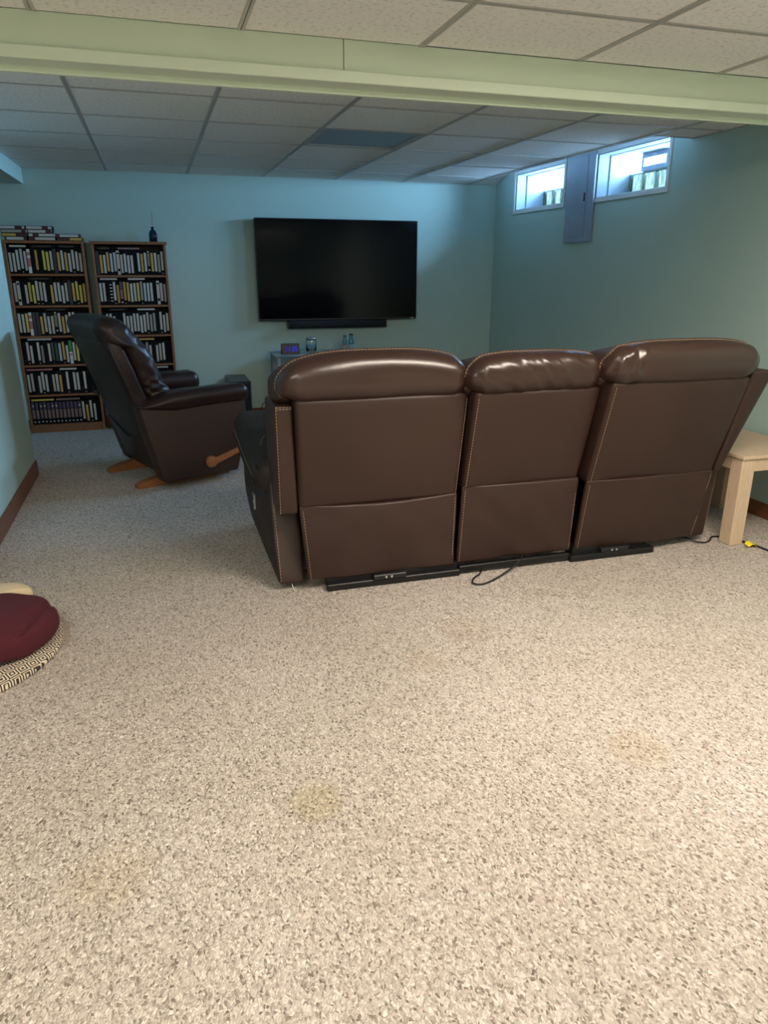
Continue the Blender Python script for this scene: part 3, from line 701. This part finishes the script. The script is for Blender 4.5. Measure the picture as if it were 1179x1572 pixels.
obj('lever_post', MB().tube([(.418,-.42,.146),(.418,-.44,.146)], .012, 10), M_blackm, RC, True)

# ------------------------------------------------------------------ television, sound bar
tv = thing('television', (1.61, YW-.06, .86), 'large black flat television hung on the back wall', 'television')
obj('housing', MB().box(.868, 2.342, YW-.075, YW-.035, .866, 1.722, b=.004), M_black, tv)
obj('screen', MB().box(.876, 2.334, YW-.077, YW-.0745, .884, 1.714), M_screen, tv)
obj('wall_mount', MB().box(1.30, 1.90, YW-.035, YW-.002, 1.05, 1.50), M_blackm, tv)
obj('badge', MB().box(2.285, 2.312, YW-.0785, YW-.0745, .870, .880, b=.001), M_silver, tv)
sb = thing('sound_bar', (1.585, YW-.06, .795), 'long black sound bar mounted under the television', 'speaker')
obj('body', MB().rbox((1.585, YW-.055, .830), (.458, .045, .034), .026, (10,2,2), None, 4), M_cloth, sb)
for x in (1.131, 2.039): obj('end_cap', MB().rbox((x, YW-.055, .830), (.006, .046, .035), .005, 1, None, 2), M_black, sb)
obj('bracket', MB().box(1.4, 1.77, YW-.012, YW-.002, .80, .86), M_blackm, sb)

# ------------------------------------------------------------------ media stand and what stands on it
ms = thing('media_stand', (1.36, 6.48, 0), 'glass topped media stand with grey legs below the television', 'stand')
obj('top_shelf', MB().box(.938, 1.79, 6.30, 6.68, .592, .604, b=.002), M_standglass, ms)
obj('lower_shelf', MB().box(.955, 1.775, 6.32, 6.66, .25, .262, b=.002), M_standglass, ms)
M_leg = mat('grey_stand_leg', (0.30, 0.36, 0.42), 0.4, 0.5)
for x in (.965, 1.735):
    for y in (6.33, 6.62): obj('leg', MB().box(x, x+.030, y, y+.03, 0, .592, b=.003), M_leg, ms)
ck = thing('alarm_clock', (1.092, 6.40, .604), 'black digital alarm clock showing 11:35 in blue on media stand', 'clock')
obj('case', MB().prism([(6.355,.606),(6.365,.690),(6.43,.690),(6.45,.606)], 1.016, 1.168, axis='x'), M_black, ck)
obj('foot', MB().box(1.02,1.164,6.36,6.44,.604,.607), M_rubber, ck)
SEG = {'1': 'bc', '3': 'abcdg', '5': 'acdfg'}
dg = MB()
def seg7(ch, x, z, w_=.020, h_=.042, t_=.0055):
    y = lambda zz: 6.355+.010*(zz-.606)/.084-.0012
    def bar(xa, xb, za, zb): dg.hexa([(xa,y(za),za),(xb,y(za),za),(xb,y(za)+.001,za),(xa,y(za)+.001,za)], [(xa,y(zb),zb),(xb,y(zb),zb),(xb,y(zb)+.001,zb),(xa,y(zb)+.001,zb)])
    R = {'a': (x,x+w_,z+h_-t_,z+h_), 'd': (x,x+w_,z,z+t_), 'g': (x,x+w_,z+h_/2-t_/2,z+h_/2+t_/2), 'b': (x+w_-t_,x+w_,z+h_/2+.002,z+h_-.002), 'c': (x+w_-t_,x+w_,z+.002,z+h_/2-.002), 'f': (x,x+t_,z+h_/2+.002,z+h_-.002), 'e': (x,x+t_,z+.002,z+h_/2-.002)}
    for s_ in SEG[ch]: bar(*R[s_])
for ch, x in (('1', 1.034), ('1', 1.060), ('3', 1.098), ('5', 1.127)): seg7(ch, x, .628)
for z in (.640, .656): dg.box(1.088, 1.092, 6.3575, 6.3595, z, z+.005)
obj('digits', dg, M_led, ck)
o = obj('clock_cable', MB().tube(smooth_path([(1.02,6.465,.615),(.99,6.50,.612),(.955,6.49,.609),(.932,6.46,.600),(.930,6.45,.5),(.932,6.46,.3),(.934,6.55,.06),(.932,6.66,.02)]), .003, 6), M_rubber)
tag(o, 'thin black cable hanging from the alarm clock down behind stand', 'cord')
j = thing('glass_jar', (1.29, 6.45, .604), 'clear glass jar with grey lid left on media stand', 'jar')
jc = (1.287, 6.44, .604)
def prof(p, k): return [(r*k, z*k) for r, z in p]
obj('body', MB().lathe(prof([(0,.002),(.032,.002),(.035,.008),(.035,.072),(.032,.080),(.032,.090),(.029,.090),(.029,.080),(.031,.070),(.031,.010),(0,.008)], 1.32), jc, 24), M_glass, j)
obj('lid', MB().lathe(prof([(0,.100),(.033,.100),(.035,.096),(.035,.088),(.032,.0905),(0,.0905)], 1.32), jc, 24), M_silver, j)
for k, (bx, by, hh, rr) in enumerate(((1.598, 6.46, .142, .023), (1.648, 6.43, .156, .026))):
    b = thing('glass_bottle', (bx, by, .604), ['smaller blue glass bottle at left of the pair on media stand', 'taller blue glass bottle at right of the pair on media stand'][k], 'bottle', 'blue bottles on the media stand')
    obj('body', MB().lathe([(0,.001),(rr*.9,.001),(rr,.006),(rr,hh*.62),(rr*.62,hh*.76),(rr*.58,hh*.92),(rr*.70,hh*.94),(rr*.70,hh),(rr*.5,hh),(rr*.46,hh*.78),(rr*.88,hh*.60),(rr*.88,.008),(0,.006)], (bx,by,.604), 20), M_blue, b)
    obj('label_band', MB().lathe([(rr*1.01,.018),(rr*1.02,.020),(rr*1.02,hh*.42),(rr*1.01,hh*.43)], (bx,by,.604), 20), mat('pale_band', (0.42,0.34,0.38) if k == 0 else (0.25,0.42,0.50), 0.5), b)
# tall subwoofer left of the stand
sw = thing('subwoofer', (.615, 6.33, 0), 'tall black subwoofer box standing behind the recliner', 'speaker')
obj('cabinet', MB().box(.527, .703, 6.11, 6.55, .012, .423, b=.004), mat('black_ash', (0.018, 0.022, 0.026), 0.35), sw)
obj('grille', MB().box(.535, .695, 6.098, 6.111, .03, .405, b=.004), M_cloth, sw)
for x in (.55, .68):
    for y in (6.15, 6.51): obj('foot', MB().lathe([(.014,0),(.014,.012),(0,.012)], (x,y,0), 10), M_rubber, sw)
# cable tangle and small box on the floor
cb = thing('power_strip', (.86, 6.40, 0), 'black power strip on the carpet beside the subwoofer', 'power strip')
obj('body', MB().box(.79, .93, 6.37, 6.43, 0, .035, b=.004), M_black, cb)
obj('plug', MB().box(.81, .84, 6.38, 6.42, .035, .065, b=.004), M_black, cb)
obj('plug', MB().box(.875, .91, 6.38, 6.42, .035, .075, b=.004), M_black, cb)
o = obj('speaker_cable', MB().tube(smooth_path([(.80,6.46,.006),(.806,6.42,.09),(.825,6.40,.165),(.842,6.40,.185),(.862,6.41,.150),(.872,6.43,.08),(.885,6.46,.05),(.905,6.48,.08),(.92,6.48,.02),(.95,6.5,.006)]), .004, 8), M_rubber)
tag(o, 'black cable arching up from the floor beside the subwoofer', 'cord')

# ------------------------------------------------------------------ bookcases
def bookcase(x0, x1, shelves, ztop, label, lip):
    b = thing('bookcase', ((x0+x1)/2, YW-.11, 0), label, 'bookcase')
    yf, yb = YW-.200, YW-.016
    for xa in (x0, x1-.019): obj('side_panel', MB().box(xa, xa+.019, yf, yb, 0, ztop-.02, b=.0015), M_case, b)
    obj('top', MB().box(x0-lip, x1+lip, yf-lip, yb, ztop-.022, ztop, b=.003), M_case, b)
    obj('back', MB().box(x0+.019, x1-.019, yb-.005, yb, .02, ztop-.022), mat('dark_case_back', (0.05, 0.024, 0.014), 0.7), b)
    obj('plinth', MB().box(x0+.019, x1-.019, yf+.004, yf+.02, 0, shelves[-1]-.016), M_case, b)
    for z in shelves: obj('shelf', MB().box(x0+.019, x1-.019, yf+.002, yb-.005, z-.016, z), M_case, b)
    return b
SH1 = [1.266, 1.026, .789, .558, .316, .068]
SH2 = [1.256, 1.022, .782, .541, .305, .068]
bookcase(-1.083, -.502, SH1, 1.513, 'brown wooden bookcase full of videotapes beside the partition wall', .004)
bookcase(-.448, .122, SH2, 1.513, 'brown wooden bookcase full of videotapes with blue bottle on top', .012)
TC = {'w': ('white', (.52,.52,.50)), 'y': ('yellow', (.62,.52,.10)), 'o': ('ochre', (.55,.34,.08)), 'k': ('black', (.012,.012,.014)), 'n': ('navy', (.018,.022,.05)),
      'g': ('grey', (.30,.30,.28)), 'b': ('pale blue', (.42,.50,.60)), 'R': ('red and white', (.42,.16,.17)), 'm': ('marbled cream', (.50,.47,.42)), 'd': ('olive dotted', (.20,.20,.10)),
      't': ('dark teal', (.03,.06,.06)), 'G': ('green and white', (.03,.28,.08)), 'p': ('mauve', (.20,.13,.13)), 's': ('black striped', (.02,.02,.02))}
M_tc = {k: mat('spine_'+v[0].replace(' ', '_'), v[1], .45) for k, v in TC.items()}
M_sleeve = mat('tape_sleeve_black', (.006,.006,.008), .7, spec=.15); M_lab2 = mat('spine_pink_label', (.55,.40,.40), .5); M_white2 = mat('spine_white_label', (.66,.66,.66), .5); M_purple = mat('spine_purple', (.07,.05,.10), .5)
tape_mesh = {}
def tape_me(code, var):
    """upright tape: black sleeve, spine label standing proud; variants differ in label height"""
    key = (code, var)
    if key in tape_mesh: return tape_mesh[key]
    T, HT, D = .0250, .192, .105
    mb = MB().box(-T/2, T/2, 0, D, 0, HT, 0, b=.001)
    ms_ = [M_sleeve, M_tc[code]]
    lo, hi = [(.030,.176), (.016,.156), (.038,.184), (.024,.166)][var]
    f0 = -.0007
    if code in 'kn':
        if code == 'n': mb.box(-T/2+.002, T/2-.002, f0, .001, .006, HT-.006, 1)
        elif var == 1: mb.box(-.004, .004, f0, .001, .03, .045, 1)
    elif code == 's':
        ms_[1] = M_white2
        for k in range(6): mb.box(-T/2+.003, T/2-.003, f0, .001, .03+k*.025, .037+k*.025, 1)
    elif code == 'R':
        ms_ += [M_white2]; mb.box(-T/2+.001, T/2-.001, f0, .001, .004, HT-.004, 2); mb.box(-T/2+.001, T/2-.001, f0-.0005, .0, .055, .12, 1); mb.box(-T/2+.001, T/2-.001, f0-.0005, .0, .14, .165, 1)
    elif code == 'm':
        mb.box(-T/2+.001, T/2-.001, f0, .001, .003, HT-.003, 1); mb.box(-T/2+.004, T/2-.004, f0-.0005, 0, .03, .05, 0); mb.box(-T/2+.004, T/2-.004, f0-.0005, 0, .160, .173, 0)
    elif code == 'G':
        ms_ += [M_white2, M_tc['R']]; mb.box(-T/2+.001, T/2-.001, f0, .001, .105, HT-.004, 1); mb.box(-T/2+.001, T/2-.001, f0, .001, .004, .10, 2); mb.box(-T/2+.003, T/2-.003, f0-.0005, 0, .07, .085, 3)
    elif code == 'p':
        ms_ += [M_purple, M_white2]; mb.box(-T/2+.002, T/2-.002, f0, .001, .05, .125, 1); mb.box(-T/2+.002, T/2-.002, f0, .001, .13, HT-.006, 2); mb.box(-.006, .006, f0, .001, .018, .028, 3)
        if var % 2: mb.box(-.004, .005, f0-.0005, 0, .148, .160, 3)
    elif code == 'd':
        ms_ += [M_white2]; mb.box(-T/2+.002, T/2-.002, f0, .001, .07, .17, 1)
        for z in (.035, .176): mb.box(-.006, .006, f0, .001, z, z+.011, 2)
    else:
        mb.box(-T/2+.0040, T/2-.0040, f0, .001, lo, hi, 1)
        if var == 2: mb.box(-.004, .004, f0, .001, .010, .018, 1)
    me = bpy.data.meshes.new('videotape'); me.from_pydata(mb.v, [], mb.f)
    for m in ms_: me.materials.append(m)
    for p, mi in zip(me.polygons, mb.mi): p.material_index = mi
    me.update(); tape_mesh[key] = me; return me
ORD = ['first','second','third','fourth','fifth','sixth','seventh','eighth','ninth','tenth','eleventh','twelfth','thirteenth','fourteenth','fifteenth','sixteenth','seventeenth','eighteenth','nineteenth','twentieth','twenty-first']
def shelf_row(x0, x1, z, codes, case, shelf, group):
    n = len(codes); p = (x1-x0)/n
    for i, cd in enumerate(codes):
        o = bpy.data.objects.new('videotape', tape_me(cd, random.choice((0,0,1,2,3)))); C.objects.link(o)
        o.location = (x0+p*(i+.5), YW-.188+random.uniform(-.004,.006), z+.0005)
        o.scale = (1, 1, random.uniform(.965, 1.01))
        tag(o, '%s-spined videotape, %s from left on %s of %s bookcase' % (TC[cd][0], ORD[i], shelf, case), 'videotape', group)
def flat(x, w_, z, cd, label, group, y=YW-.186, th=.0200, dots=()):
    mb = MB().box(0, w_, 0, .105, 0, th, 0, b=.001); mb.box(.004 if cd not in 'kn' else .02, w_-.004 if cd not in 'kn' else w_-.03, -.0007, .001, .003, th-.003, 1)
    for a, b in dots: mb.box(a*w_, b*w_, -.0012, 0, .001, th-.001, 2)
    o = obj('videotape', mb, [M_sleeve, M_tc[cd], mat('spine_dark_red_block', (.05,.012,.016), .5)]); o.location = (x, y, z)
    tag(o, label, 'videotape', group)
A0, A1, B0, B1 = -1.060, -.525, -.425, .099
ROW1 = ['wwwbwRkokyywnowowwww', 'wmkwyywwwkowwwwnoyyo', 'wwyRnnowwwdwowwwkkkk', 'kwwkwgkwttbowGwykkkk', 'wwkwwwkwwokwkwwkwkkk', 'pppppppppppppwowwk']
ROW2 = ['nowowbmwwwwkwowdowgw', 'wwkswopoowwygbwwkmwg', 'kwwwkkwwwwwwwwggkwww', 'kkwkkwkkowkkgwkwwwkk', 'kwkkwwkokkwkwkkwkkwk']
SN = ['top shelf','second shelf','third shelf','fourth shelf','fifth shelf','bottom shelf']
for i, r in enumerate(ROW1): shelf_row(A0, A1, SH1[i], r, 'left', SN[i], '%s tapes of the left bookcase' % SN[i])
for i, r in enumerate(ROW2): shelf_row(B0, B1, SH2[i], r, 'right', SN[i], '%s tapes of the right bookcase' % SN[i])
G1 = 'tapes lying flat in the left bookcase'; G2 = 'tapes lying flat in the right bookcase'
zt = .1945
flat(-1.045, .125, SH1[0]+zt, 'm', 'cream tape lying flat over the first tapes of left top shelf', G1)
flat(-.900, .19, SH1[0]+zt, 'k', 'black tape lying flat mid left top shelf', G1, th=.02)
flat(-.705, .16, SH1[0]+zt, 'k', 'black tape lying flat at right end of left top shelf', G1, th=.02)
flat(-.95, .19, SH1[1]+zt, 'k', 'black tape lying flat over second shelf of left bookcase', G1)
flat(-.86, .19, SH1[2]+zt, 'k', 'black tape lying flat over third shelf of left bookcase', G1, th=.02)
flat(-1.015, .185, SH1[3]+zt, 'b', 'blue tape lying flat over fourth shelf of left bookcase', G1)
flat(-1.055, .20, SH1[4]+zt, 'R', 'red tape lying flat over fifth shelf of left bookcase', G1)
flat(-.805, .135, SH1[4]+zt, 'w', 'white tape lying flat over fifth shelf of left bookcase', G1)
flat(-1.055, .18, SH1[5]+zt, 'y', 'yellow tape lying flat over bottom shelf of left bookcase', G1)
flat(-.865, .19, SH1[5]+zt, 'p', 'mauve tape lying flat over bottom shelf of left bookcase', G1, th=.02)
flat(-.415, .13, SH2[0]+zt, 'k', 'black tape lying flat at left over right top shelf', G2, th=.020)
flat(-.255, .175, SH2[0]+zt, 'p', 'pinkish tape lying flat mid right top shelf', G2)
flat(-.415, .14, SH2[1]+zt, 'm', 'pale tape lying flat at left over second shelf of right bookcase', G2, th=.0200)
flat(-.200, .14, SH2[1]+zt, 'w', 'white tape lying flat mid second shelf of right bookcase', G2)
flat(-.38, .16, SH2[2]+zt, 'k', 'black tape lying flat at left over third shelf of right bookcase', G2)
flat(-.150, .145, SH2[2]+zt, 'w', 'white tape lying flat mid third shelf of right bookcase', G2)
flat(-.190, .16, SH2[3]+zt, 'o', 'ochre tape lying flat over fourth shelf of right bookcase', G2)
flat(-.080, .14, SH2[4]+zt, 'w', 'white tape lying flat over fifth shelf of right bookcase', G2)
# tapes and cases piled on top of the left bookcase
GT = 'tapes piled on top of the left bookcase'; zt = 1.5135
for k, (cd, lab, dots, x, w_) in enumerate((('w','white tape at bottom of left pile',((0,.08),(.85,1)),-1.062,.155), ('o','ochre tape second in left pile',((.55,1),),-1.080,.18), ('g','grey and white tape third in left pile',((.75,.9),),-1.085,.195), ('w','white tape with dark block topmost in left pile',((.60,.88),),-1.090,.18))):
    flat(x, w_, zt+k*.0265, cd, lab+' on top of left bookcase', GT, YW-.19, .026, dots)
for k, (cd, lab, dots, x, w_) in enumerate((('m','cream case at bottom of middle pile',((0,.22),),-.890,.19), ('w','white case second in middle pile',((.16,.38),),-.895,.20), ('w','white case third in middle pile',((.72,.96),),-.893,.175), ('w','white case with dark block topmost in middle pile',((.60,.84),),-.905,.19))):
    flat(x, w_, zt+k*.0265, cd, lab+' on top of left bookcase', GT, YW-.19, .026, dots)
flat(-.690, .185, zt, 'o', 'black and ochre tape under another on top of left bookcase', GT, YW-.19, .024, ((0,.50),))
flat(-.700, .18, zt+.0245, 'w', 'black tape with long white label on top of left bookcase', GT, YW-.19, .025, ((0,.18),(.93,1)))
# dark blue bottle with a stick on the right bookcase
bt = thing('glass_bottle', (.033, YW-.11, 1.513), 'dark blue glass bottle with a thin stick on right bookcase', 'bottle')
bc = (.033, YW-.11, 1.5135)
obj('body', MB().lathe([(0,.001),(.030,.001),(.033,.006),(.033,.062),(.024,.086),(.011,.096),(.010,.108),(.015,.110),(.015,.116),(.008,.116),(.007,.098),(.020,.082),(.029,.060),(.029,.008),(0,.006)], bc, 20), M_navyg, bt)
obj('stick', MB().tube([(.028,YW-.11,1.53),(.033,YW-.11,1.63),(.040,YW-.11,1.745)], .0035, 6), mat('pale_stick', (.35,.25,.20), .6), bt)

# ------------------------------------------------------------------ bedding heap at lower left
M_burg = mat('burgundy_fleece', (0.060, 0.004, 0.011), 0.95); bump(M_burg, noise_tex(M_burg, coords(M_burg), 220, 3), 0.3, 0.002)
M_cream = mat('cream_fleece', (0.62, 0.50, 0.34), 0.95); bump(M_cream, noise_tex(M_cream, coords(M_cream), 160, 3), 0.5, 0.004)
M_weave = mat('diamond_weave', (0.5,0.5,0.5), 0.9)
vv = coords(M_weave, 'Object', (20,15,15), (0,0,.12)); sx_ = N(M_weave, 'ShaderNodeSeparateXYZ'); L(M_weave, vv, sx_.inputs[0])
def mth(op, a, b=None):
    n = N(M_weave, 'ShaderNodeMath', operation=op)
    for i_, q in enumerate((a, b)):
        if q is None: continue
        if isinstance(q, (int,float)): n.inputs[i_].default_value = q
        else: L(M_weave, q, n.inputs[i_])
    return n.outputs[0]
dx = mth('ABSOLUTE', mth('SUBTRACT', mth('FRACT', sx_.outputs[0]), .5)); dy = mth('ABSOLUTE', mth('SUBTRACT', mth('FRACT', sx_.outputs[1]), .5))
rg = mth('FRACT', mth('MULTIPLY', mth('ADD', dx, dy), 4.0))
L(M_weave, ramp(M_weave, rg, [(0.0,(.03,.025,.022)), (.48,(.03,.025,.022)), (.52,(.72,.62,.48)), (1,(.72,.62,.48))]), BS(M_weave).inputs['Base Color'])
bump(M_weave, noise_tex(M_weave, coords(M_weave), 300, 2), 0.4, 0.002)
def disk(cx, cy, cz, rx, ry, hz, r, n, fn=None):
    def df(p, l):
        u, w_ = max(-1,min(1,l.x)), max(-1,min(1,l.y))
        q = Vector((cx+rx*u*math.sqrt(1-w_*w_/2), cy+ry*w_*math.sqrt(1-u*u/2), p.z))
        return fn(q, l) if fn else q
    return MB().rbox((cx, cy, cz), (rx, ry, hz), r, n, df, 4)
wt = thing('woven_throw', (-.85, 2.64, 0), 'cream and black diamond woven throw with fringe under burgundy blanket', 'throw')
def throwd(q, l):
    e = math.hypot(q.x+.85, q.y-2.64)/.41
    q.z += .006*max(0, 1-abs(e-.86)/.16)+.005*abs(noise.noise(Vector((q.x*14, q.y*14, 1))))*(l.z > 0)
    return q
obj('cloth', disk(-.85, 2.64, .011, .413, .41, .009, .008, (26,26,1), throwd), M_weave, wt)
fr = MB()
for k in range(44):
    a = math.radians(-6+70*k/43); ca, sa = math.cos(a), math.sin(a)
    p = [(-.85+(.413+d)*ca+random.uniform(-.002,.002), 2.64+(.41+d)*sa+random.uniform(-.002,.002), z) for d, z in ((-.012,.020),(.004,.014),(.020,.003))]
    fr.tube(p, .0014, 4)
o = obj('fringe', fr, mat('fringe_yarn', (0.38, 0.31, 0.23), .9), wt); o['kind'] = 'stuff'
def mound(q, l):
    up_ = (l.z+1)/2; e = math.hypot((q.x+.78)/.33, (q.y-2.63)/.235)
    q.z += up_*(.030*max(0, 1-e*e)+.02*min(0, q.x+.72)*2+noise.noise(Vector((q.x*7, q.y*7, 4)))*.016)
    q.z -= up_*.022*math.exp(-((q.x+.505-(q.y-2.63)*.3)/.014)**2)
    q.x += noise.noise(Vector((q.y*7, q.z*8, 2)))*.008; return q
o = obj('burgundy_blanket', disk(-.775, 2.640, .080, .335, .235, .048, .048, (30,26,4), mound), M_burg); tag(o, 'burgundy fleece blanket heaped on the patterned throw at left', 'blanket')
def mound2(q, l):
    q.z += (l.z+1)/2*(.02+noise.noise(Vector((q.x*9, q.y*9, 7)))*.016); return q
o = obj('cream_blanket', disk(-.905, 2.955, .061, .33, .085, .028, .026, (18,10,4), mound2), M_cream); tag(o, 'cream fleece blanket behind the burgundy one at the left edge', 'blanket')
